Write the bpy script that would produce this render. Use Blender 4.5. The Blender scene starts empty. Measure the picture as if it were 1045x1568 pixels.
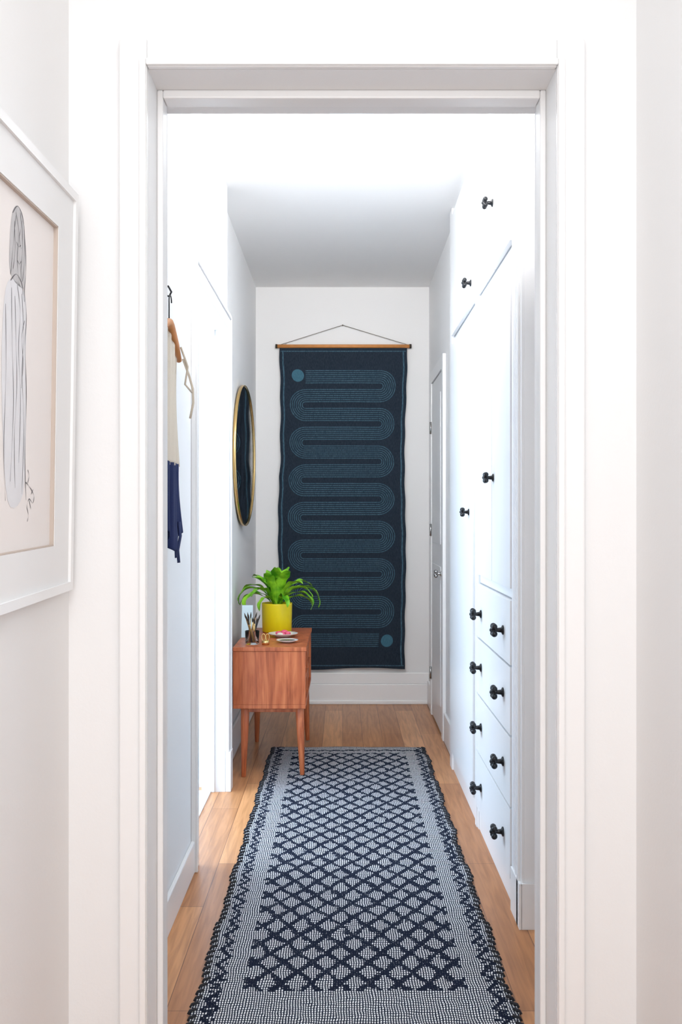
import bpy, math, random
from mathutils import Vector, Matrix
random.seed(7)
CZ = 1.18          # camera height
H = 2.6            # ceiling height
D = 5.91           # end wall
# ---------------------------------------------------------------- materials
def newmat(name):
    m = bpy.data.materials.new(name); m.use_nodes = True
    nt = m.node_tree
    return m, nt, nt.nodes['Principled BSDF']
def ND(nt, t, **kw):
    n = nt.nodes.new(t)
    for k, v in kw.items():
        if k.startswith('i_'): n.inputs[k[2:].replace('_', ' ')].default_value = v
        else: setattr(n, k, v)
    return n
def srgb(r, g, b):
    f = lambda c: (c/255/12.92) if c/255 <= .04045 else ((c/255+.055)/1.055)**2.4
    return (f(r), f(g), f(b), 1)
def plain(name, col, rough=.5, metal=0, bump=0, bscale=200, var=0, emis=0):
    m, nt, p = newmat(name)
    p.inputs['Base Color'].default_value = col
    p.inputs['Roughness'].default_value = rough
    p.inputs['Metallic'].default_value = metal
    tc = ND(nt, 'ShaderNodeTexCoord')
    if bump or var:
        no = ND(nt, 'ShaderNodeTexNoise'); no.inputs['Scale'].default_value = bscale
        no.inputs['Detail'].default_value = 4
        nt.links.new(tc.outputs['Object'], no.inputs['Vector'])
        if bump:
            b = ND(nt, 'ShaderNodeBump'); b.inputs['Strength'].default_value = bump
            b.inputs['Distance'].default_value = .002
            nt.links.new(no.outputs['Fac'], b.inputs['Height'])
            nt.links.new(b.outputs['Normal'], p.inputs['Normal'])
        if var:
            mx = ND(nt, 'ShaderNodeMix', data_type='RGBA')
            mx.inputs['A'].default_value = tuple(c*(1-var) for c in col[:3])+(1,)
            mx.inputs['B'].default_value = tuple(min(1, c*(1+var)) for c in col[:3])+(1,)
            nt.links.new(no.outputs['Fac'], mx.inputs['Factor'])
            nt.links.new(mx.outputs['Result'], p.inputs['Base Color'])
    if emis:
        p.inputs['Emission Color'].default_value = col
        p.inputs['Emission Strength'].default_value = emis
    return m
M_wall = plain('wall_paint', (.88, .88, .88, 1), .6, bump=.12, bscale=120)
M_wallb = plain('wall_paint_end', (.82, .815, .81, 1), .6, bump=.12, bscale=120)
M_wallw = plain('wall_paint_warm', (.885, .876, .868, 1), .6, bump=.12, bscale=120)
M_ceil = plain('ceiling_paint', (.92, .92, .92, 1), .8, bump=.1, bscale=60)
M_trim = plain('trim_gloss_white', (.90, .90, .90, 1), .3, bump=.03, bscale=40)
M_cab = plain('cabinet_white', (.88, .88, .885, 1), .35, bump=.04, bscale=40)
M_gap = plain('cabinet_gap', (.30, .30, .31, 1), .8)
M_black = plain('black_iron', (.012, .013, .016, 1), .28, metal=.3)
M_steel = plain('knob_steel', (.45, .45, .45, 1), .25, metal=1)
M_brass = plain('brass', (.75, .52, .22, 1), .25, metal=1)
M_mirror = plain('mirror_glass', (.9, .9, .9, 1), .01, metal=1)
M_tile = plain('white_tile', (.88, .89, .9, 1), .3)
M_string = plain('cord', (.22, .19, .15, 1), .8)
M_cream = plain('cream_linen', srgb(222, 211, 194), .9, bump=.5, bscale=500, var=.06)
M_navy = plain('navy_linen', srgb(10, 30, 80), .9, bump=.5, bscale=500, var=.3)
M_mat = plain('mat_board', (.89, .89, .89, 1), .8)
M_matedge = plain('mat_edge', srgb(200, 186, 175), .8)
M_art = plain('drawing_paper', srgb(243, 237, 234), .9, var=.02, bscale=8)
M_pencil = plain('pencil_line', srgb(112, 110, 114), .9)
M_wash = plain('graphite_wash', srgb(198, 196, 197), .9, var=.14, bscale=40)
M_pot = plain('pot_yellow', srgb(236, 216, 20), .35)
M_soil = plain('soil', (.03, .02, .012, 1), .95, bump=1, bscale=80)
M_plate = plain('porcelain', (.85, .84, .82, 1), .2)
M_dkplate = plain('dark_glaze', srgb(70, 60, 50), .3)
M_pink = plain('pink_icing', srgb(225, 90, 120), .5, var=.2, bscale=60)
M_card = plain('pale_blue_card', srgb(205, 228, 236), .8)
M_brushw = plain('brush_handles', srgb(150, 115, 60), .5, var=.5, bscale=90)
M_bristle = plain('bristles', srgb(60, 50, 40), .9)
M_ltwood = plain('light_wood', srgb(204, 136, 74), .5, var=.2, bscale=30)
M_lamp = plain('lamp_opal', (.80, .90, 1, 1), .4, emis=1.0)

def wood_teak():
    m, nt, p = newmat('teak')
    tc = ND(nt, 'ShaderNodeTexCoord'); mp = ND(nt, 'ShaderNodeMapping')
    mp.inputs['Scale'].default_value = (9, 9, 1.1)
    nt.links.new(tc.outputs['Object'], mp.inputs['Vector'])
    w = ND(nt, 'ShaderNodeTexNoise'); w.inputs['Scale'].default_value = 3.2
    w.inputs['Detail'].default_value = 8; w.inputs['Distortion'].default_value = 1.2
    nt.links.new(mp.outputs['Vector'], w.inputs['Vector'])
    mp2 = ND(nt, 'ShaderNodeMapping'); mp2.inputs['Scale'].default_value = (160, 160, 5)
    nt.links.new(tc.outputs['Object'], mp2.inputs['Vector'])
    n2 = ND(nt, 'ShaderNodeTexNoise'); n2.inputs['Scale'].default_value = 1.5; n2.inputs['Detail'].default_value = 5
    nt.links.new(mp2.outputs['Vector'], n2.inputs['Vector'])
    ad = ND(nt, 'ShaderNodeMath', operation='MULTIPLY_ADD'); ad.inputs[1].default_value = .4
    nt.links.new(n2.outputs['Fac'], ad.inputs[0]); nt.links.new(w.outputs['Fac'], ad.inputs[2])
    r = ND(nt, 'ShaderNodeValToRGB')
    e = r.color_ramp.elements
    e[0].position = .48; e[0].color = srgb(150, 74, 40)
    e[1].position = .92; e[1].color = srgb(208, 124, 78)
    k = e.new(.68); k.color = srgb(184, 98, 58)
    nt.links.new(ad.outputs[0], r.inputs['Fac'])
    nt.links.new(r.outputs['Color'], p.inputs['Base Color'])
    p.inputs['Roughness'].default_value = .38
    return m
M_teak = wood_teak()

def floor_mat():
    m, nt, p = newmat('oak_planks')
    tc = ND(nt, 'ShaderNodeTexCoord'); mp = ND(nt, 'ShaderNodeMapping')
    mp.inputs['Rotation'].default_value = (0, 0, math.pi/2)
    nt.links.new(tc.outputs['Object'], mp.inputs['Vector'])
    b = ND(nt, 'ShaderNodeTexBrick')
    b.offset = .37; b.offset_frequency = 2
    for k, v in {'Scale': 1, 'Mortar Size': .0012, 'Mortar Smooth': .1, 'Bias': 0, 'Brick Width': .95, 'Row Height': .105}.items():
        b.inputs[k].default_value = v
    b.inputs['Color1'].default_value = srgb(180, 122, 78)
    b.inputs['Color2'].default_value = srgb(216, 157, 107)
    b.inputs['Mortar'].default_value = srgb(130, 84, 52)
    nt.links.new(mp.outputs['Vector'], b.inputs['Vector'])
    mp2 = ND(nt, 'ShaderNodeMapping'); mp2.inputs['Scale'].default_value = (38, 2.4, 1)
    nt.links.new(tc.outputs['Object'], mp2.inputs['Vector'])
    n = ND(nt, 'ShaderNodeTexNoise'); n.inputs['Scale'].default_value = 1.6; n.inputs['Detail'].default_value = 7
    n.inputs['Distortion'].default_value = .8
    nt.links.new(mp2.outputs['Vector'], n.inputs['Vector'])
    r = ND(nt, 'ShaderNodeValToRGB'); e = r.color_ramp.elements
    e[0].position = .3; e[0].color = (.62, .56, .5, 1); e[1].position = .65; e[1].color = (1.05, 1.05, 1.05, 1)
    nt.links.new(n.outputs['Fac'], r.inputs['Fac'])
    mx = ND(nt, 'ShaderNodeMix', data_type='RGBA', blend_type='MULTIPLY'); mx.inputs['Factor'].default_value = .8
    nt.links.new(b.outputs['Color'], mx.inputs['A']); nt.links.new(r.outputs['Color'], mx.inputs['B'])
    nt.links.new(mx.outputs['Result'], p.inputs['Base Color'])
    p.inputs['Roughness'].default_value = .36
    return m
M_floor = floor_mat()

class X:
    """tiny math-node expression helper"""
    def __init__(s, nt, o): s.nt, s.o = nt, o
    def _m(s, op, *a):
        n = s.nt.nodes.new('ShaderNodeMath'); n.operation = op
        for i, v in enumerate((s,)+a):
            if isinstance(v, X): s.nt.links.new(v.o, n.inputs[i])
            else: n.inputs[i].default_value = v
        return X(s.nt, n.outputs[0])
    def __add__(s, b): return s._m('ADD', b)
    def __sub__(s, b): return s._m('SUBTRACT', b)
    def __mul__(s, b): return s._m('MULTIPLY', b)
    def __truediv__(s, b): return s._m('DIVIDE', b)
    def lt(s, b): return s._m('LESS_THAN', b)
    def gt(s, b): return s._m('GREATER_THAN', b)
    def abs(s): return s._m('ABSOLUTE')
    def fl(s): return s._m('FLOOR')
    def fr(s): return s._m('FRACT')
    def mn(s, b): return s._m('MINIMUM', b)
    def mx(s, b): return s._m('MAXIMUM', b)
    def tri(s): return (s.fr()-.5).abs()      # .5 at integers, 0 between

def rug_mat():
    m, nt, p = newmat('woven_rug')
    tc = ND(nt, 'ShaderNodeTexCoord'); sp = ND(nt, 'ShaderNodeSeparateXYZ')
    nt.links.new(tc.outputs['Object'], sp.inputs[0])
    no = ND(nt, 'ShaderNodeTexNoise'); no.inputs['Scale'].default_value = 16; no.inputs['Detail'].default_value = 3
    nt.links.new(tc.outputs['Object'], no.inputs['Vector'])
    no2 = ND(nt, 'ShaderNodeTexNoise'); no2.inputs['Scale'].default_value = 45; no2.inputs['Detail'].default_value = 2
    nt.links.new(tc.outputs['Object'], no2.inputs['Vector'])
    wob = (X(nt, no.outputs['Fac'])-.5)*.026
    wob2 = (X(nt, no2.outputs['Fac'])-.5)*.018
    u = X(nt, sp.outputs['X'])-.028+wob*.5
    v = X(nt, sp.outputs['Y'])+wob
    q = .0064; qv = .0098
    uq = (u/q).fl()*q+wob2; vq = (v/qv).fl()*qv+wob2
    a, b = .074, .110
    t1 = (uq/a+vq/b).tri(); t2 = (uq/a-vq/b).tri()
    thk = (X(nt, no2.outputs['Fac'])-.5)*.22
    lat = (t1.mx(t2)+thk).gt(.5-.130)
    au = uq.abs()
    zz = (vq/b).tri()*.05
    field = (au+zz).lt(.288)*vq.gt(2.33)*vq.lt(4.66)
    # side border: small hooked zigzag close to the edge
    zb = ((vq/.088).tri()*.06+.330-au).abs().lt(.0076)
    zz2 = (((vq+.044)/.088).tri()*.06+.330-au).abs().lt(.006)*(vq/.0184).fr().lt(.6)
    dark = (lat*field).mx(zb).mx(zz2)
    endb = (((uq/.06).tri()*.03+4.70)-vq).abs().lt(.008)
    dark = dark.mx(endb)
    # weave: small light loops on dark ground
    wx = (u/q).fr(); wy = (v/qv).fr()
    loop = ((wx-.5).abs().lt(.28))*((wy-.5).abs().lt(.36))
    n2 = ND(nt, 'ShaderNodeTexNoise'); n2.inputs['Scale'].default_value = 260; n2.inputs['Detail'].default_value = 1
    nt.links.new(tc.outputs['Object'], n2.inputs['Vector'])
    loopn = loop*(X(nt, n2.outputs['Fac'])*.9+.50)
    fac = loopn*(dark*-.985+1)
    # a few light flecks inside the dark knots
    fac = fac+(loop*dark*X(nt, n2.outputs['Fac']).gt(.66))*.5
    fac = fac._m('MINIMUM', 1.0)
    mx = ND(nt, 'ShaderNodeMix', data_type='RGBA')
    mx.inputs['A'].default_value = (.006, .010, .026, 1); mx.inputs['B'].default_value = (.88, .885, .90, 1)
    nt.links.new(fac.o, mx.inputs['Factor'])
    nt.links.new(mx.outputs['Result'], p.inputs['Base Color'])
    p.inputs['Roughness'].default_value = .95
    p.inputs['Specular IOR Level'].default_value = .1
    hh = loop*.6+dark*.5+X(nt, n2.outputs['Fac'])*.4
    bp = ND(nt, 'ShaderNodeBump'); bp.inputs['Strength'].default_value = .6; bp.inputs['Distance'].default_value = .003
    nt.links.new(hh.o, bp.inputs['Height']); nt.links.new(bp.outputs['Normal'], p.inputs['Normal'])
    return m
M_rug = rug_mat()

def cloth_mat(name, c1, c2, sc=900):
    m, nt, p = newmat(name)
    tc = ND(nt, 'ShaderNodeTexCoord')
    mp = ND(nt, 'ShaderNodeMapping'); mp.inputs['Scale'].default_value = (1, 1, .12)
    nt.links.new(tc.outputs['Object'], mp.inputs['Vector'])
    n = ND(nt, 'ShaderNodeTexNoise'); n.inputs['Scale'].default_value = sc; n.inputs['Detail'].default_value = 2
    nt.links.new(mp.outputs['Vector'], n.inputs['Vector'])
    r = ND(nt, 'ShaderNodeValToRGB'); e = r.color_ramp.elements
    e[0].position = .35; e[0].color = c1; e[1].position = .65; e[1].color = c2
    nt.links.new(n.outputs['Fac'], r.inputs['Fac']); nt.links.new(r.outputs['Color'], p.inputs['Base Color'])
    p.inputs['Roughness'].default_value = .95
    p.inputs['Specular IOR Level'].default_value = .1
    return m
M_tap = cloth_mat('tapestry_ground', srgb(32, 42, 53), srgb(47, 56, 67), 500)
M_teal = cloth_mat('tapestry_teal', srgb(44, 68, 83), srgb(80, 110, 126), 420)
M_teals = cloth_mat('tapestry_teal_spot', srgb(60, 98, 116), srgb(72, 112, 129), 420)

def leaf_mat():
    m, nt, p = newmat('leaf_green')
    tc = ND(nt, 'ShaderNodeTexCoord')
    n = ND(nt, 'ShaderNodeTexNoise'); n.inputs['Scale'].default_value = 22
    nt.links.new(tc.outputs['Object'], n.inputs['Vector'])
    r = ND(nt, 'ShaderNodeValToRGB'); e = r.color_ramp.elements
    e[0].position = .35; e[0].color = srgb(66, 146, 14); e[1].position = .65; e[1].color = srgb(146, 210, 42)
    nt.links.new(n.outputs['Fac'], r.inputs['Fac']); nt.links.new(r.outputs['Color'], p.inputs['Base Color'])
    p.inputs['Roughness'].default_value = .4
    return m
M_leaf = leaf_mat()
def glass_mat():
    m, nt, p = newmat('clear_glass')
    p.inputs['Base Color'].default_value = (.95, .97, .97, 1)
    p.inputs['Transmission Weight'].default_value = 1; p.inputs['Roughness'].default_value = .02
    p.inputs['IOR'].default_value = 1.2
    return m
M_glass = glass_mat()

# ---------------------------------------------------------------- mesh builder
class MB:
    def __init__(s): s.v, s.f, s.mi, s.sm, s.mats = [], [], [], [], []
    def m(s, mat):
        if mat not in s.mats: s.mats.append(mat)
        return s.mats.index(mat)
    def add(s, vs, fs, mat, smooth=False):
        o = len(s.v); s.v += [tuple(v) for v in vs]; k = s.m(mat)
        for f in fs: s.f.append([o+i for i in f]); s.mi.append(k); s.sm.append(smooth)
    def box(s, x0, x1, y0, y1, z0, z1, mat):
        vs = [(x, y, z) for x in (x0, x1) for y in (y0, y1) for z in (z0, z1)]
        s.add(vs, [(0, 1, 3, 2), (4, 6, 7, 5), (0, 4, 5, 1), (2, 3, 7, 6), (0, 2, 6, 4), (1, 5, 7, 3)], mat)
    def tube(s, pts, rad, mat, seg=10, cap=True, smooth=True):
        pts = [Vector(p) for p in pts]; n = len(pts)
        if not hasattr(rad, '__len__'): rad = [rad]*n
        vs, fs = [], []
        up = None
        for i, p in enumerate(pts):
            t = (pts[min(i+1, n-1)]-pts[max(i-1, 0)]).normalized()
            if up is None:
                up = Vector((0, 0, 1)) if abs(t.z) < .9 else Vector((1, 0, 0))
            a = t.cross(up).normalized(); b = a.cross(t).normalized(); up = b
            for k in range(seg):
                th = 2*math.pi*k/seg
                vs.append(p+(a*math.cos(th)+b*math.sin(th))*rad[i])
        for i in range(n-1):
            for k in range(seg):
                k2 = (k+1) % seg
                fs.append((i*seg+k, i*seg+k2, (i+1)*seg+k2, (i+1)*seg+k))
        if cap: fs.append(tuple(range(seg))[::-1]); fs.append(tuple((n-1)*seg+k for k in range(seg)))
        s.add(vs, fs, mat, smooth)
    def lathe(s, prof, c, mat, seg=40, axis='Z', smooth=True):
        vs, fs = [], []
        for r, h in prof:
            for k in range(seg):
                th = 2*math.pi*k/seg; a, b = r*math.cos(th), r*math.sin(th)
                if axis == 'Z': q = (c[0]+a, c[1]+b, c[2]+h)
                elif axis == 'X': q = (c[0]+h, c[1]+a, c[2]+b)
                else: q = (c[0]+a, c[1]+h, c[2]+b)
                vs.append(q)
        n = len(prof)
        for i in range(n-1):
            for k in range(seg):
                k2 = (k+1) % seg
                fs.append((i*seg+k, i*seg+k2, (i+1)*seg+k2, (i+1)*seg+k))
        if prof[0][0] > 1e-5: fs.append(tuple(range(seg))[::-1])
        if prof[-1][0] > 1e-5: fs.append(tuple((n-1)*seg+k for k in range(seg)))
        s.add(vs, fs, mat, smooth)
    def ball(s, c, r, mat, seg=14, sc=(1, 1, 1)):
        vs, fs = [], []; rings = 8
        for i in range(rings+1):
            ph = math.pi*i/rings
            for k in range(seg):
                th = 2*math.pi*k/seg
                vs.append((c[0]+r*sc[0]*math.sin(ph)*math.cos(th), c[1]+r*sc[1]*math.sin(ph)*math.sin(th), c[2]+r*sc[2]*math.cos(ph)))
        for i in range(rings):
            for k in range(seg):
                k2 = (k+1) % seg
                fs.append((i*seg+k, i*seg+k2, (i+1)*seg+k2, (i+1)*seg+k))
        s.add(vs, fs, mat, True)
    def build(s, name, bevel=0, parent=None, doubles=False):
        me = bpy.data.meshes.new(name); me.from_pydata(s.v, [], s.f)
        for mt in s.mats: me.materials.append(mt)
        me.polygons.foreach_set('material_index', s.mi)
        me.polygons.foreach_set('use_smooth', s.sm)
        me.update()
        import bmesh
        bm = bmesh.new(); bm.from_mesh(me)
        if doubles: bmesh.ops.remove_doubles(bm, verts=bm.verts, dist=1e-6)
        bmesh.ops.recalc_face_normals(bm, faces=bm.faces)
        bm.to_mesh(me); bm.free()
        ob = bpy.data.objects.new(name, me); bpy.context.scene.collection.objects.link(ob)
        if bevel:
            b = ob.modifiers.new('bevel', 'BEVEL'); b.width = bevel; b.segments = 2
            b.limit_method = 'ANGLE'; b.angle_limit = math.radians(50); b.harden_normals = False
        if parent: ob.parent = parent
        return ob
def simple(name, boxes, mat, bevel=0):
    b = MB()
    for q in boxes: b.box(*q, mat)
    return b.build(name, bevel)

# ---------------------------------------------------------------- room shell
YB = -1.4
XL, XR = -.527, .565                 # near room side walls
simple('floor', [(-.63, .85, YB, D+.1, -.08, 0)], M_floor)
simple('ceiling', [(-.66, .85, YB, D+.1, H, H+.08)], M_ceil)
JL, JR, JT = -.374, .410, CZ+.855
b = MB()
b.box(-.66, JL, 1.82, 2.02, 0, H, M_wall); b.box(JR, .85, 1.82, 2.02, 0, H, M_wall); b.box(JL, JR, 1.82, 2.02, JT, H, M_wall)
b.build('wall_front')
simple('wall_near_left', [(XL-.12, XL, YB, 1.82, 0, H)], M_wallw)
simple('wall_near_right', [(XR, XR+.12, YB, 1.82, 0, H)], M_wall)
# hall left wall with opening
LW = -.50; LF = -.542
b = MB()
b.box(LW-.1, LW, 2.02, 3.19, 0, H, M_wall)
b.box(LW-.1, LW, 3.19, 4.03, 1.965, H, M_wall)
b.box(LW-.1, LW, 4.03, 4.10, 0, H, M_wall)
b.box(LF-.08, LF, 4.10, D, 0, H, M_wall)
b.build('wall_left')
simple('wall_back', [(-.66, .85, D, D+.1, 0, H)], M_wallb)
RW = .540
simple('wall_right_near', [(.72, .82, 2.02, 2.70, 0, H)], M_wall)
simple('wall_right', [(RW, .72, 4.46, D, 0, H)], M_wall)
# side room beyond opening (white bathroom with a window on its outer side)
b = MB()
b.box(-2.0, -.60, 4.60, 4.70, 0, H, M_tile); b.box(-2.0, -.60, 2.55, 2.65, 0, H, M_tile)
b.box(-2.1, -2.0, 2.55, 4.70, 0, .75, M_tile); b.box(-2.1, -2.0, 2.55, 4.70, 2.2, H, M_tile)
b.box(-2.1, -2.0, 2.55, 2.85, .75, 2.2, M_tile); b.box(-2.1, -2.0, 4.4, 4.70, .75, 2.2, M_tile)
b.build('wall_bathroom')
simple('floor_bathroom', [(-2.1, -.63, 2.55, 4.70, -.08, 0), (-.63, -.56, 3.19, 4.03, -.02, .006)], M_tile)
simple('ceiling_bathroom', [(-2.1, -.66, 2.55, 4.70, H, H+.08)], M_ceil)
simple('window_1', [(-2.06, -2.02, 2.85, 2.90, .75, 2.2), (-2.06, -2.02, 4.35, 4.40, .75, 2.2), (-2.06, -2.02, 2.9, 4.35, .75, .80),
                    (-2.06, -2.02, 2.9, 4.35, 2.15, 2.2), (-2.06, -2.02, 3.60, 3.64, .8, 2.15)], M_trim)

# doorway casing & stops of main opening
cw = .053
b = MB()
def casing_front(x0, x1, z0, z1): b.box(x0, x1, 1.806, 1.82, z0, z1, M_trim)
casing_front(JL-cw, JL, 0, JT+cw); casing_front(JR, JR+cw, 0, JT+cw); casing_front(JL, JR, JT, JT+cw)
# inner bead
b.box(JL-.014, JL-.001, 1.799, 1.806, 0, JT+.014, M_trim); b.box(JR+.001, JR+.014, 1.799, 1.806, 0, JT+.014, M_trim)
b.box(JL-.001, JR+.001, 1.799, 1.806, JT+.001, JT+.014, M_trim)
st = .012
b.box(JL, JL+st, 1.905, 1.95, 0, JT, M_trim); b.box(JR-st, JR, 1.905, 1.95, 0, JT, M_trim)
b.box(JL+st, JR-st, 1.905, 1.95, JT-.017, JT, M_trim)
b.build('trim_1', .003)
# left opening casing + linings
b = MB()
b.box(LW, LW+.016, 3.12, 3.19, 0, 2.035, M_trim); b.box(LW, LW+.016, 4.03, 4.10, .17, 2.035, M_trim)
b.box(LW, LW+.016, 3.19, 4.03, 1.965, 2.035, M_trim)
b.box(LW+.016, LW+.022, 3.12, 3.135, 0, 2.035, M_trim); b.box(LW+.016, LW+.022, 4.085, 4.10, .17, 2.035, M_trim)
b.box(LW+.016, LW+.022, 3.135, 4.085, 2.02, 2.035, M_trim)
b.box(LW-.06, LW-.045, 3.19, 3.20, 0, 1.965, M_trim); b.box(LW-.06, LW-.045, 4.02, 4.03, 0, 1.965, M_trim)
b.box(LW+.001, LW+.024, 4.028, 4.10, 0, .17, M_trim)
b.box(LF+.001, LW+.020, 4.1005, 4.115, 0, 2.035, M_trim)
b.build('trim_2', .002)

def baseboard(name, segs, mat=M_trim, h=.12):
    bb = MB()
    for (x0, x1, y0, y1, hh) in segs:
        bb.box(x0, x1, y0, y1, 0, hh, mat)
    return bb.build(name, .004)
baseboard('baseboard_left', [(LW, LW+.013, 2.02, 3.12, .105), (LF, LF+.014, 4.12, D-.03, .15)])
b = MB(); b.box(LF+.02, RW, D-.018, D, .0, .125, M_trim); b.box(LF+.02, RW, D-.026, D-.018, .0, .025, M_trim); b.box(LF+.02, RW, D-.012, D, .125, .195, M_trim)
b.build('baseboard_back', .004)
baseboard('baseboard_right', [(RW-.014, RW, 4.48, 4.92, .15), (RW-.014, RW, 5.66, D-.03, .15)])

# ---------------------------------------------------------------- right built-in wardrobe
CF = .518
cab = MB()
cab.box(CF, .72, 2.70, 4.46, 0, H, M_cab)
def strip(y0, y1, t=.008, z0=0, z1=H-.002): cab.box(CF-t, CF, y0, y1, z0, z1, M_cab)
strip(2.70, 2.83); strip(2.715, 2.735, .016); strip(2.76, 2.775, .014); strip(2.80, 2.83, .012)
strip(3.55, 3.64); strip(3.575, 3.615, .012); strip(4.38, 4.46, .012)
cab.box(CF-.010, .72, 2.69, 2.70, 0, .13, M_cab)
cab.box(.56, .60, 2.688, 2.70, .13, H-.002, M_cab); cab.box(.63, .66, 2.692, 2.70, .13, H-.002, M_cab)
cab.box(CF-.016, CF-.008, 2.69, 2.83, 0, .13, M_cab)
cab.box(CF-.004, CF, 2.83, 4.38, 0, .075, M_cab)
def panel(y0, y1, z0, z1, t=.016, ax=0):
    g = .0035
    cab.box(CF-.0015, CF-.0005, y0-.001, y1+.001, z0-.001, z1+.001, M_gap)
    cab.box(CF-t, CF-.0016, y0+g, y1-g, z0+g, z1-g, M_cab)
ys = (2.835, 3.185, 3.545)
for z0, z1 in ((.085, .30), (.30, .515), (.515, .725), (.725, .925)):
    panel(ys[0], ys[2], z0, z1)
panel(ys[0], ys[1], .955, 1.965); panel(ys[1], ys[2], .955, 1.965)
panel(ys[0], ys[1], 2.0, 2.56); panel(ys[1], ys[2], 2.0, 2.56)
panel(3.65, 4.37, .085, 1.965); panel(3.65, 4.37, 2.0, 2.56)
wardrobe = cab.build('built_in_wardrobe', .0025)
def knob(name, y, z, x=CF-.016, mat=M_black, s=1.0, parent=None):
    k = MB()
    k.lathe([(0, 0), (.013, 0), (.013, -.003), (.007, -.006), (.0055, -.020), (.008, -.024), (0, -.026)], (0, 0, 0), mat, 20, 'X')
    for a in (45, 135):
        c, sn = math.cos(math.radians(a)), math.sin(math.radians(a))
        L = .014
        k.tube([(-.026, -c*L, -sn*L), (-.029, 0, 0), (-.026, c*L, sn*L)], [.0058, .0075, .0058], mat, 12)
        for sg in (-1, 1): k.ball((-.026, sg*c*L, sg*sn*L), .0085, mat)
    k.ball((-.032, 0, 0), .006, mat)
    ob = k.build(name); ob.location = (x, y, z); ob.scale = (s,)*3; ob.parent = parent
    return ob
kn = 0
for z in (.82, .626, .410, .191):
    for y in (2.955, 3.425):
        kn += 1; knob('knob_%d' % kn, y, z, parent=wardrobe, s=1.15)
for y, z in ((3.15, 1.303), (3.76, 1.19), (3.165, 2.222), (3.70, 2.085)):
    kn += 1; knob('knob_%d' % kn, y, z, parent=wardrobe, s=1.0)

# far closet door on the right wall
RD = RW-.001
b = MB()
b.box(RD-.018, RD, 4.93, 5.0, 0, 2.02, M_trim); b.box(RD-.018, RD, 5.58, 5.65, 0, 2.02, M_trim); b.box(RD-.018, RD, 5.0, 5.58, 1.95, 2.02, M_trim)
b.box(RD-.007, RD-.001, 5.0, 5.58, .005, 1.95, M_gap)
b.box(RD-.012, RD-.0071, 5.004, 5.576, .01, 1.945, M_cab)
b.box(RD-.016, RD-.012, 5.07, 5.51, .15, .9, M_cab); b.box(RD-.016, RD-.012, 5.07, 5.51, 1.02, 1.84, M_cab)
d1 = b.build('door_1', .002)
knob('door_knob', 5.04, .865, RD-.012, M_steel, 1.15, d1)
b = MB()
for z in (.25, 1.09, 1.69):
    b.tube([(RD-.02, 5.578, z-.035), (RD-.02, 5.578, z+.035)], .006, M_steel)
b.build('hinges', parent=d1)

# ---------------------------------------------------------------- ceiling lamp
b = MB()
b.lathe([(0, 0), (.17, 0), (.17, -.012), (.155, -.014)], (.03, 3.15, H), M_trim, 48)
b.lathe([(.155, -.012), (.15, -.03), (.12, -.048), (.06, -.06), (0, -.063)], (.03, 3.15, H), M_lamp, 48)
b.build('ceiling_lamp')

# ---------------------------------------------------------------- rug
b = MB()
x0, x1, y0, y1 = -.356, .412, 2.04, 4.78
NX, NY = 40, 140
def rugp(i, j, top=True):
    u = i/NX; v = j/NY; x = x0+(x1-x0)*u; y = y0+(y1-y0)*v
    w = .004*math.sin(v*37)+.003*math.sin(v*83+1)+.0025*math.sin(v*190)
    x += w*(1 if u > .5 else -.8)*abs(2*u-1)**6
    y += .004*math.sin(u*17)*(abs(2*v-1)**20)
    z = .0005 if not top else .007+.0015*math.sin(v*50+u*3)*math.sin(u*4)
    return (x, y, max(z, .0005))
vs = [rugp(i, j) for j in range(NY+1) for i in range(NX+1)]
fs = [(j*(NX+1)+i, j*(NX+1)+i+1, (j+1)*(NX+1)+i+1, (j+1)*(NX+1)+i) for j in range(NY) for i in range(NX)]
o = len(vs)
vs += [rugp(i, j, False) for j in range(NY+1) for i in range(NX+1)]
fs += [(o+j*(NX+1)+i, o+(j+1)*(NX+1)+i, o+(j+1)*(NX+1)+i+1, o+j*(NX+1)+i+1) for j in range(NY) for i in range(NX)]
W = NX+1
for j in range(NY):
    for i in (0, NX):
        fs.append((j*W+i, (j+1)*W+i, o+(j+1)*W+i, o+j*W+i))
for i in range(NX):
    for j in (0, NY):
        fs.append((j*W+i, j*W+i+1, o+j*W+i+1, o+j*W+i))
b.add(vs, fs, M_rug, True)
# dark overcast stitches on the side edges
M_stitch = plain('rug_stitch', (.02, .02, .025, 1), .95)
y = y0+.01
while y < y1-.015:
    for sx in (-1, 1):
        j = (y-y0)/(y1-y0)*NY
        px = rugp(0 if sx < 0 else NX, j)[0]
        b.tube([(px+sx*.004, y, .003), (px+sx*.001, y+.003, .0090), (px-sx*.013, y+.013, .0095)], .0036, M_stitch, 6)
    y += .030
b.build('runner_rug')

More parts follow.
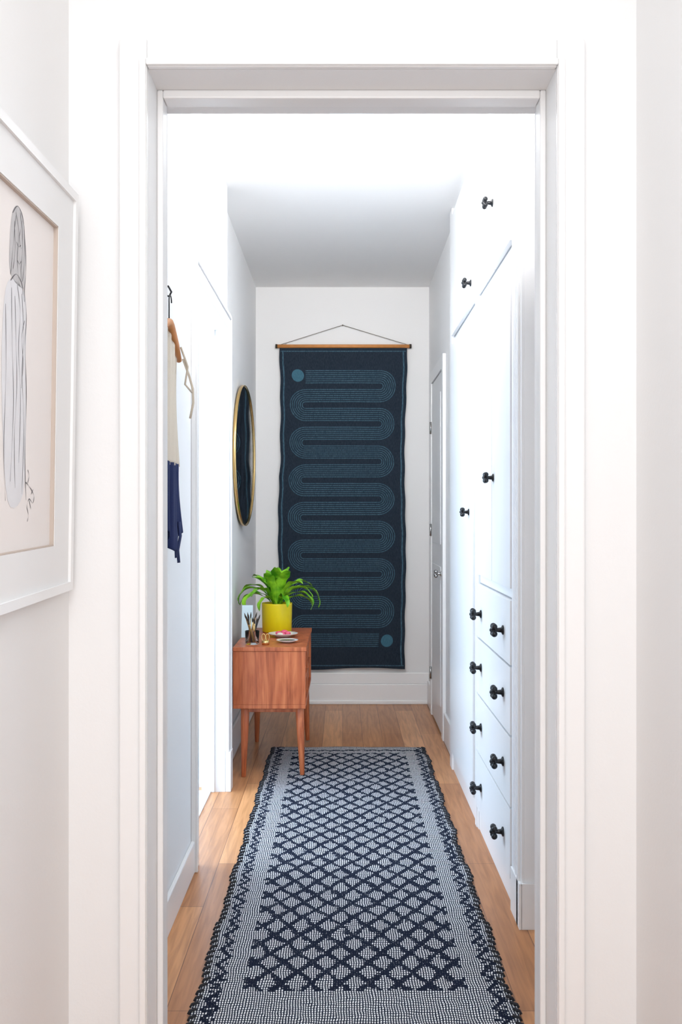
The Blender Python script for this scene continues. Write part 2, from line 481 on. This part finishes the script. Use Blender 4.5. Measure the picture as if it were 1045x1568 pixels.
# ---------------------------------------------------------------- tapestry
S = 246.6  # image pixels per metre at cloth depth; tapestry coordinates below are image pixels
TY = D-.030
def edge_l(y): return 428+1.8*math.sin((y-530)/62)+(1.6 if 690 < y < 730 else 0)*math.sin((y-690)/40*math.pi)+.6*math.sin(y/9.)
def edge_r(y): return 623.5-2.6*min(1, (y-530)/120)+1.0*math.sin((y-500)/45)+.5*math.sin(y/8.)
def tp(x, y, off=0):
    """image pixels -> hanging cloth surface (metres)"""
    t = (x-428)/(624-428)
    xe = edge_l(y)+(edge_r(y)-edge_l(y))*t
    k = min(1, (y-530)/80)
    yy = TY-off-.0045*k*math.sin(t*9+y/170)-.003*k*math.sin(t*23+y/90)-.002*math.sin(y/38)
    return ((xe-525)/S, yy, CZ+(788-y)/S)
b = MB()
NX2, NY2 = 60, 140
vs = [tp(428+196*i/NX2, 533+(1024-533+1.5*math.sin(i/9))*j/NY2) for j in range(NY2+1) for i in range(NX2+1)]
fs = [(j*(NX2+1)+i, j*(NX2+1)+i+1, (j+1)*(NX2+1)+i+1, (j+1)*(NX2+1)+i) for j in range(NY2) for i in range(NX2)]
b.add(vs, fs, M_tap, True)
def ribbon(path, w, mat, off=.0012):
    vs, fs = [], []
    n = len(path)
    for i in range(n):
        p0, p1 = path[max(0, i-1)], path[min(n-1, i+1)]
        dx, dy = p1[0]-p0[0], p1[1]-p0[1]; L = math.hypot(dx, dy) or 1
        nx, ny = -dy/L*w/2, dx/L*w/2
        vs += [tp(path[i][0]+nx, path[i][1]+ny, off), tp(path[i][0]-nx, path[i][1]-ny, off)]
    for i in range(n-1): fs.append((2*i, 2*i+1, 2*i+3, 2*i+2))
    b.add(vs, fs, mat, True)
rows = 15; ry0, dy = 577, 28.8
xl, xr = 467, 583
nl = 7; pitch = 3.1
for k in range(nl):
    o = (k-(nl-1)/2)*pitch       # offset (+ = below) of the current row
    path = []
    for r in range(rows):
        y = ry0+r*dy; right = (r % 2 == 0)
        xa, xb = (xl, xr) if right else (xr, xl)
        for i in range(13): path.append((xa+(xb-xa)*i/12, y+o))
        if r < rows-1:
            cy = y+dy/2; Rk = dy/2-o; sx = 1 if right else -1
            for i in range(1, 16):
                a = math.pi*i/16
                path.append((xb+sx*Rk*math.sin(a), cy-Rk*math.cos(a)))
            o = -o
    ribbon(path, 1.3, M_teal)
def disc(cx, cy, r):
    n = 32
    vs = [tp(cx, cy, .0014)]+[tp(cx+r*math.cos(2*math.pi*i/n), cy+r*math.sin(2*math.pi*i/n), .0014) for i in range(n)]
    b.add(vs, [(0, 1+i, 1+(i+1) % n) for i in range(n)], M_teals, True)
disc(455, 575, 9.5); disc(596, 981, 9.5)
for x in (433.5, 618.5):
    ribbon([(x, 537+(1019-537)*i/60) for i in range(61)], 2.2, M_teal)
for y in (538, 1019):
    ribbon([(430+192*i/30, y) for i in range(31)], 1.4, M_teal)
# rod, finials and cord
zr = CZ+(788-530)/S
b.tube([((422.5-525)/S, TY+.004, zr), ((630-525)/S, TY+.004, zr)], .0115, M_ltwood, 16)
for x in (423.5, 629):
    b.tube([((x-1.5-525)/S, TY+.004, zr), ((x+1.5-525)/S, TY+.004, zr)], .0135, M_bristle, 16)
b.tube([((430-525)/S, TY+.004, zr+.01), (0.0, D-.012, CZ+(788-497)/S)], .0017, M_string, 8)
b.tube([(0.0, D-.012, CZ+(788-497)/S), ((624-525)/S, TY+.004, zr+.01)], .0017, M_string, 8)
b.ball((0, D-.008, CZ+(788-497)/S), .005, M_string)
b.build('wall_tapestry')

# ---------------------------------------------------------------- mirror
b = MB(); R = .372
b.lathe([(0, .006), (R-.008, .006)], (0, 0, 0), M_mirror, 96, 'X', smooth=False)
prof = [(R-.008, -.002), (R-.008, .011), (R-.005, .014), (R, .012), (R, -.003)]
b.lathe(prof+[prof[0]], (0, 0, 0), M_brass, 96, 'X')
b.lathe([(0, -.003), (R-.004, -.003), (R-.004, -.001), (0, -.001)], (0, 0, 0), M_bristle, 64, 'X')
mo = b.build('round_mirror')
mo.location = (-.5240, 5.02, CZ+(788-698)/289)
mo.rotation_euler = (0, 0, math.radians(-2.2))

# ---------------------------------------------------------------- sideboard
b = MB()
sx0, sx1, sy0, sy1, sz0, sz1 = -.492, -.166, 4.24, 4.97, .31, .586
t = .018
b.box(sx0, sx1+.004, sy0-.004, sy1+.004, sz1-t, sz1, M_teak)
b.box(sx0, sx1, sy0, sy1, sz0, sz0+t, M_teak)
b.box(sx0, sx1, sy0, sy0+t, sz0+t, sz1-t, M_teak); b.box(sx0, sx1, sy1-t, sy1, sz0+t, sz1-t, M_teak)
b.box(sx0, sx0+.01, sy0+t, sy1-t, sz0+t, sz1-t, M_teak)
ym = (sy0+sy1)/2
b.box(sx0+.01, sx1-.004, ym-.008, ym+.008, sz0+t, sz1-t, M_teak)
for ya, yb in ((sy0+t, ym-.008), (ym+.008, sy1-t)):
    zz = sz0+t; hh = (sz1-t-zz)/2
    for q in range(2):
        b.box(sx1-.03, sx1-.012, ya+.002, yb-.002, zz+q*hh+.002, zz+(q+1)*hh-.002, M_teak)
        b.box(sx1-.012, sx1-.002, ya+.03, yb-.03, zz+(q+1)*hh-.02, zz+(q+1)*hh-.008, M_teak)
# under-frame rails
b.box(-.452, -.205, sy0+.035, sy0+.055, sz0-.022, sz0, M_teak); b.box(-.452, -.205, sy1-.075, sy1-.055, sz0-.022, sz0, M_teak)
for lx, bx, zb in ((-.441, -.446, 0), (-.195, -.182, .009)):
    for ly, by in ((sy0+.045, sy0+.022), (sy1-.065, sy1-.05)):
        b.tube([(lx, ly, sz0+.004), (lx+(bx-lx)*.3, ly+(by-ly)*.3, sz0*.7), (bx, by, zb)], [.020, .018, .0105], M_teak, 16)
b.build('sideboard', .002)

ST = sz1
# ---------------------------------------------------------------- potted plant
pc = (-.333, 4.80, ST)
b = MB()
b.lathe([(0, .001), (.070, .001), (.074, .006), (.077, .14), (.0775, .147), (.073, .147), (.071, .128), (0, .128)], pc, M_pot, 48)
b.lathe([(0, .129), (.071, .129)], pc, M_soil, 32)
def leaf(az, L, el, droop, w, wave=0, r0=.012, tw=0):
    n = 22; vs, fs = [], []
    d = Vector((math.cos(az), math.sin(az), 0)); side = Vector((-math.sin(az), math.cos(az), 0))
    p = Vector((pc[0], pc[1], pc[2]+.13))+d*r0
    e = el
    ph = random.random()*6
    for i in range(n+1):
        t = i/n
        # rounded strap: narrow stalk, broad blade, blunt tip
        ww = w*min(1, .22+1.25*t**1.2)*(1-max(0, (t-.72)/.28)**2.2*.9)
        up = (-d*math.sin(e)+Vector((0, 0, 1))*math.cos(e))
        c = p
        wv = wave*math.sin(t*26+ph); wv2 = wave*math.sin(t*23+ph+2)
        s2 = (side*math.cos(tw)+up*math.sin(tw))
        q1 = c+s2*ww*(1+.08*math.sin(t*24+ph))+up*(ww*.35+wv); q2 = c-up*.001; q3 = c-s2*ww*(1+.08*math.sin(t*26))+up*(ww*.35+wv2)
        for q in (q1, q2, q3): q.x = max(q.x, LF+.012)
        vs += [q1, q2, q3]
        p = p+(d*math.cos(e)+Vector((0, 0, 1))*math.sin(e))*(L/n)
        e -= droop/n*(0.4+1.6*t)
    for i in range(n):
        for k in (0, 1): fs.append((3*i+k, 3*i+k+1, 3*i+k+4, 3*i+k+3))
    b.add(vs, fs, M_leaf, True)
R_ = math.radians
spec = [ # az, length, elevation, droop, width
 (185, .30, 66, 165, .020), (200, .28, 66, 140, .022), (170, .27, 70, 130, .022), (215, .29, 58, 170, .019), (232, .24, 66, 115, .026),
 (190, .21, 78, 60, .026), (160, .22, 76, 65, .027), (250, .23, 76, 50, .034), (275, .25, 80, 45, .038), (300, .24, 78, 50, .036),
 (320, .24, 72, 85, .030), (340, .27, 66, 125, .024), (355, .33, 62, 160, .022), (10, .30, 64, 140, .024), (28, .27, 70, 105, .026),
 (345, .28, 58, 160, .020), (60, .24, 80, 45, .031), (95, .23, 82, 40, .031), (120, .24, 77, 55, .029), (140, .25, 74, 75, .027),
 (265, .17, 84, 35, .034), (330, .18, 82, 30, .032), (205, .17, 82, 30, .030), (290, .22, 54, 125, .026), (240, .22, 50, 135, .023), (5, .20, 83, 20, .028),
 (178, .24, 50, 120, .018), (358, .22, 46, 110, .020)]
for az, L, el, dr, w in spec:
    leaf(R_(az+random.uniform(-5, 5)), L*.95, R_(el), R_(dr), w*.74, wave=.0035, tw=random.uniform(-.35, .35))
b.build('potted_plant')

# ---------------------------------------------------------------- plate with pastries, saucer, brush jar, card
b = MB(); c = (-.290, 4.60, ST)
b.lathe([(0, .001), (.035, .001), (.04, .006), (.070, .017), (.072, .019), (.069, .0195), (.038, .009), (0, .008)], c, M_plate, 48)
for dx, dy_, rr in ((-.02, -.01, .013), (.006, .012, .015), (.024, -.012, .012), (.0, -.022, .010)):
    b.ball((c[0]+dx, c[1]+dy_, c[2]+.009+rr*.8), rr, M_pink, sc=(1.25, 1, .8))
b.ball((c[0]-.012, c[1]-.03, c[2]+.018), .010, M_cream, sc=(1.5, 1, .7))
b.build('plate_of_sweets')
b = MB(); c = (-.258, 4.40, ST)
b.lathe([(0, .001), (.024, .001), (.03, .004), (.050, .011), (.0515, .013), (.049, .0135), (.028, .007), (0, .006)], c, M_plate, 40)
b.lathe([(0, .0071), (.03, .0075), (.038, .0105), (0, .0104)], c, M_dkplate, 32)
b.build('saucer')
b = MB(); c = (-.415, 4.34, ST)
b.lathe([(0, .001), (.030, .001), (.031, .004), (.033, .062), (.0312, .062), (.0292, .005), (0, .005)], c, M_glass, 32)
for i in range(15):
    a = i*2.4; r1 = .020+.012*random.random()
    hgt = .105+.045*random.random()
    p0 = Vector((c[0]+.014*math.cos(a+2), c[1]+.014*math.sin(a+2), c[2]+.007))
    p1 = Vector((c[0]+(r1+.006)*math.cos(a), c[1]+(r1)*math.sin(a), c[2]+hgt))
    col = [M_brushw, M_black, M_brass, M_brushw][i % 4]
    b.tube([p0, p0.lerp(p1, .82)], .0024, col, 8)
    b.tube([p0.lerp(p1, .82), p0.lerp(p1, .9), p1], [.003, .0034, .0008], M_bristle, 8)
b.build('jar_of_paintbrushes')
b = MB(); c = (-.352, 4.32, ST)
for sg in (-1, 1):
    pts = [(c[0]+sg*.009+.0085*math.cos(t*2*math.pi/20), c[1], c[2]+.034+.016*math.sin(t*2*math.pi/20)) for t in range(21)]
    b.tube(pts, .0018, M_brass, 8, cap=False)
b.lathe([(0, .0005), (.017, .0005), (.017, .018), (.014, .020), (0, .020)], c, M_brass, 24)
b.build('brass_ornament')
b = MB()
p = [(-.488, 4.56, ST+.002), (-.435, 4.56, ST+.002), (-.435, 4.59, ST+.155), (-.488, 4.59, ST+.155)]
q = [(x, y+.002, z) for x, y, z in p]
b.add(p+q, [(0, 1, 2, 3), (7, 6, 5, 4), (0, 4, 5, 1), (1, 5, 6, 2), (2, 6, 7, 3), (3, 7, 4, 0)], M_card)
b.box(-.488, -.435, 4.588, 4.625, ST+.001, ST+.09, M_card)
b.build('greeting_card')

# ---------------------------------------------------------------- hanging apron on wooden hanger
b = MB()
hx = -.466; hy = 2.54
b.tube([(hx, hy+.155, 1.618), (hx, hy+.10, 1.655), (hx, hy+.03, 1.69), (hx, hy, 1.695), (hx, hy-.03, 1.69), (hx, hy-.12, 1.655), (hx, hy-.17, 1.615)],
       [.008, .010, .011, .012, .011, .010, .008], M_ltwood, 12)
hook = [(hx, hy, 1.70), (hx, hy, 1.74)]+[(hx, hy+.018-.018*math.cos(a), 1.755+.018*math.sin(a)) for a in [i*math.pi/8 for i in range(0, 9)]]
b.tube(hook, .0018, M_black, 8)
b.tube([(-.5, hy+.012, 1.80), (-.47, hy+.012, 1.795), (-.462, hy+.012, 1.78), (-.468, hy+.012, 1.768), (-.478, hy+.012, 1.772)], .003, M_black, 8)
b.tube([(-.4985, hy+.012, 1.78), (-.4985, hy+.012, 1.83)], .0015, M_black, 8)
def sheet(ya, yb, za_f, zb_f, mat, amp=.016, ph=0, x=-.470, n=40, mrows=24, taper=None):
    vs, fs = [], []
    for j in range(mrows+1):
        v = j/mrows
        for i in range(n+1):
            u = i/n
            yy = ya+(yb-ya)*u
            if taper: yy = (ya+yb)/2+(yy-(ya+yb)/2)*taper(v)
            z = za_f(u)+(zb_f(u)-za_f(u))*v
            xx = x+amp*(.35+.65*v)*math.sin(u*19+ph+v*1.1)+.004*math.sin(u*41+v*3)
            vs.append((xx, yy, z))
    for j in range(mrows):
        for i in range(n):
            a = j*(n+1)+i; fs.append((a, a+1, a+n+2, a+n+1))
    b.add(vs, fs, mat, True)
sheet(hy-.165, hy+.14, lambda u: 1.69-.075*abs(2*u-1)**1.2, lambda u: 1.315, M_cream, .012, taper=lambda v: 1-.10*v)
sheet(hy-.15, hy+.130, lambda u: 1.322, lambda u: 1.11+.03*math.sin(u*7), M_navy, .014, ph=.3, x=-.464)
# ties
b.tube([(-.452, hy+.14, 1.62), (-.440, hy+.165, 1.58), (-.430, hy+.175, 1.54), (-.428, hy+.172, 1.50), (-.436, hy+.165, 1.455)], .0035, M_cream, 8)
b.tube([(-.455, hy+.12, 1.65), (-.440, hy+.15, 1.60), (-.448, hy+.15, 1.55), (-.432, hy+.17, 1.53)], .003, M_cream, 8)
def strap(pts, w, mat):
    vs, fs = [], []
    for (x, y, z) in pts: vs += [(x, y-w/2, z), (x+.004, y+w/2, z)]
    for i in range(len(pts)-1): fs.append((2*i, 2*i+1, 2*i+3, 2*i+2))
    b.add(vs, fs, mat, True)
strap([(-.460, hy+.11, 1.16), (-.458, hy+.115, 1.12), (-.464, hy+.108, 1.08), (-.462, hy+.114, 1.045)], .02, M_navy)
strap([(-.466, hy+.08, 1.16), (-.463, hy+.085, 1.12), (-.466, hy+.09, 1.09), (-.464, hy+.085, 1.06)], .02, M_navy)
ap = b.build('hanging_apron')
sd = ap.modifiers.new('thick', 'SOLIDIFY'); sd.thickness = .0012

# ---------------------------------------------------------------- framed drawing on the left wall
b = MB()
W2, H2 = .28, .3705
def lb(x0, x1, y0, y1, z0, z1, mat): b.box(x0, x1, y0, y1, z0, z1, mat)
fw, fd = .016, .016
lb(-W2, -W2+fw, -H2, H2, 0, fd, M_trim); lb(W2-fw, W2, -H2, H2, 0, fd, M_trim)
lb(-W2+fw, W2-fw, -H2, -H2+fw, 0, fd, M_trim); lb(-W2+fw, W2-fw, H2-fw, H2, 0, fd, M_trim)
lb(-W2+fw, W2-fw, -H2+fw, H2-fw, 0, .003, M_art)
lb(-.02, .02, .27, .30, -.0138, 0, M_steel)      # hanging bracket against the wall
mw = .092; mz0, mz1 = .0085, .011
ix, iy = W2-mw-.012, H2-mw+.004
lb(-W2+fw, -ix, -H2+fw, H2-fw, mz0, mz1, M_mat); lb(ix, W2-fw, -H2+fw, H2-fw, mz0, mz1, M_mat)
lb(-ix, ix, -H2+fw, -iy, mz0, mz1, M_mat); lb(-ix, ix, iy, H2-fw, mz0, mz1, M_mat)
e = .0025
lb(-ix, -ix+e, -iy, iy, .003, mz1-.001, M_matedge); lb(ix-e, ix, -iy, iy, .003, mz1-.001, M_matedge)
lb(-ix, ix, -iy, -iy+e, .003, mz1-.001, M_matedge); lb(-ix, ix, iy-e, iy, .003, mz1-.001, M_matedge)
def flat(path, w, mat, z=.0036):
    P = [path[0]]+list(path)+[path[-1]]; pts = []
    for i in range(1, len(P)-2):
        for k in range(6):
            t = k/6
            pts.append(tuple(.5*((2*P[i][c])+(-P[i-1][c]+P[i+1][c])*t+(2*P[i-1][c]-5*P[i][c]+4*P[i+1][c]-P[i+2][c])*t*t+(-P[i-1][c]+3*P[i][c]-3*P[i+1][c]+P[i+2][c])*t**3) for c in (0, 1)))
    pts.append(path[-1]); vs, fs = [], []; n = len(pts)
    for i in range(n):
        p0, p1 = pts[max(0, i-1)], pts[min(n-1, i+1)]
        dx, dy = p1[0]-p0[0], p1[1]-p0[1]; L = math.hypot(dx, dy) or 1
        ww = w*(.6+.4*math.sin(i*.7))
        vs += [(pts[i][0]-dy/L*ww/2, pts[i][1]+dx/L*ww/2, z), (pts[i][0]+dy/L*ww/2, pts[i][1]-dx/L*ww/2, z)]
    for i in range(n-1): b.add([vs[2*i], vs[2*i+1], vs[2*i+3], vs[2*i+2]], [(0, 1, 2, 3)], mat)
def poly(pts, mat, z=.0033): b.add([(x, y, z) for x, y in pts], [tuple(range(len(pts)))], mat)
# standing robed figure, pencil
def smooth_poly(pts, n=5):
    out = []; N = len(pts)
    for i in range(N):
        p0, p1, p2, p3 = pts[i-1], pts[i], pts[(i+1) % N], pts[(i+2) % N]
        for k in range(n):
            t = k/n
            out.append(tuple(.5*(2*p1[c]+(-p0[c]+p2[c])*t+(2*p0[c]-5*p1[c]+4*p2[c]-p3[c])*t*t+(-p0[c]+3*p1[c]-3*p2[c]+p3[c])*t**3) for c in (0, 1)))
    return out
M_pw = plain('pale_wash', srgb(230, 230, 233), .9, var=.06, bscale=30)
poly(smooth_poly([(-.035, .245), (-.012, .262), (.012, .25), (.024, .215), (.028, .17), (.020, .14), (-.04, .15), (-.045, .2)]), M_wash)
poly(smooth_poly([(-.045, .14), (.022, .135), (.036, .09), (.034, .02), (.040, -.08), (.030, -.19), (-.04, -.20), (-.07, -.05), (-.07, .08)]), M_pw)
L_ = [
 [(-.035, .245), (-.012, .262), (.012, .25), (.024, .215), (.030, .17), (.024, .135), (.035, .10), (.030, .05), (.040, -.03), (.036, -.12), (.045, -.20)],
 [(-.020, .25), (-.005, .22), (-.012, .18), (.0, .14)], [(.008, .245), (.012, .2), (.006, .165), (.016, .13)],
 [(-.04, .14), (-.015, .155), (.012, .145), (.024, .12)], [(-.01, .14), (.005, .10), (.0, .04), (.012, -.04), (.008, -.14)],
 [(.012, .13), (.022, .07), (.018, 0), (.03, -.08), (.024, -.19)], [(-.035, .13), (-.03, .05), (-.02, -.05), (-.03, -.17)],
 [(-.06, .10), (-.055, 0), (-.06, -.12), (-.05, -.2)], [(-.02, .245), (-.03, .2), (-.04, .15)],
 [(.0, .255), (.004, .235), (-.004, .215), (.006, .2)], [(-.016, .205), (-.006, .2), (.004, .205)], [(-.012, .178), (-.002, .174), (.006, .18)],
 [(.018, .24), (.022, .19), (.014, .15)], [(-.026, .235), (-.022, .19), (-.03, .16)],
 [(.026, .09), (.014, .06), (.022, .02), (.014, -.02)], [(-.02, .12), (-.012, .05), (-.006, -.02), (-.014, -.1), (-.008, -.18)],
 [(.040, -.17), (.055, -.175), (.075, -.185), (.085, -.195), (.078, -.205), (.06, -.198), (.05, -.21), (.058, -.225), (.052, -.235)],
 [(.052, -.172), (.058, -.16), (.052, -.15)], [(.07, -.19), (.08, -.182)], [(.06, -.2), (.07, -.215)],
 [(-.11, .1), (-.10, 0), (-.12, -.1)], [(-.12, .2), (-.10, .1), (-.13, .02)]]
for i, s in enumerate(L_): flat(s, .0026 if i in (0, 3) else .0019, M_pencil)
fr = b.build('framed_drawing', .0)
base = Matrix(((0, 0, 1), (1, 0, 0), (0, 1, 0))).to_4x4()
tilt = Matrix.Rotation(math.radians(1.2), 4, 'Y')      # top leans away from the wall
roll = Matrix.Rotation(math.radians(1.3), 4, 'X')
fr.matrix_world = Matrix.Translation((-.5190, 1.5035, CZ+.2225)) @ roll @ tilt @ base

# ---------------------------------------------------------------- lights
def area(name, loc, rot, sx, sy, power, col=(1, 1, 1), shape='RECTANGLE', spread=math.pi):
    l = bpy.data.lights.new(name, 'AREA'); l.shape = shape; l.size = sx; l.size_y = sy
    l.energy = power; l.color = col; l.spread = spread
    o = bpy.data.objects.new(name, l); o.location = loc; o.rotation_euler = rot
    bpy.context.scene.collection.objects.link(o); return o
area('entry_fill_back', (0, -1.3, 1.5), (math.radians(90), 0, 0), 1.0, 2.0, 22.5, (.975, .985, 1))  # added fill behind the camera, no window there
area('entry_fill_top', (0, .3, 2.55), (0, 0, 0), .7, 1.6, 12, (.95, .975, 1))  # added overhead fill for the near room, not a fixture
area('bathroom_window_light', (-1.97, 3.625, 1.5), (0, math.radians(-90), 0), 1.35, 1.4, 74, (.60, .79, 1))
area('hall_ceiling_light', (.03, 3.0, 2.52), (0, 0, 0), .24, .24, 2, (.97, .98, 1), 'DISK')
area('hall_fill_near', (.08, 2.14, 2.26), (math.radians(92), 0, 0), .9, .22, 8.5, (1, .985, .97), 'RECTANGLE', math.radians(90))  # added fill, hidden above the doorway head, to brighten the dim hall
area('hall_fill_far', (.0, 3.07, 2.50), (math.radians(84), 0, 0), .7, .07, 11, (1, .985, .97), 'RECTANGLE', math.radians(175))  # second unseen fill, added to lift the far hall and end wall
w = bpy.data.worlds.new('World'); bpy.context.scene.world = w; w.use_nodes = True
w.node_tree.nodes['Background'].inputs['Color'].default_value = (1, 1, 1, 1)
w.node_tree.nodes['Background'].inputs['Strength'].default_value = 1.0

# ---------------------------------------------------------------- camera
cd = bpy.data.cameras.new('camera'); cam = bpy.data.objects.new('camera', cd)
bpy.context.scene.collection.objects.link(cam)
cam.location = (0, 0, CZ); cam.rotation_euler = (math.radians(90), 0, 0)
cd.sensor_fit = 'VERTICAL'; cd.sensor_height = 36; cd.sensor_width = 24
cd.lens = 1450/1568*36
cd.shift_x = -2.5/1568; cd.shift_y = 4/1568
cd.clip_start = .02
bpy.context.scene.camera = cam
bpy.context.scene.view_settings.view_transform = 'Standard'
bpy.context.scene.view_settings.exposure = 0
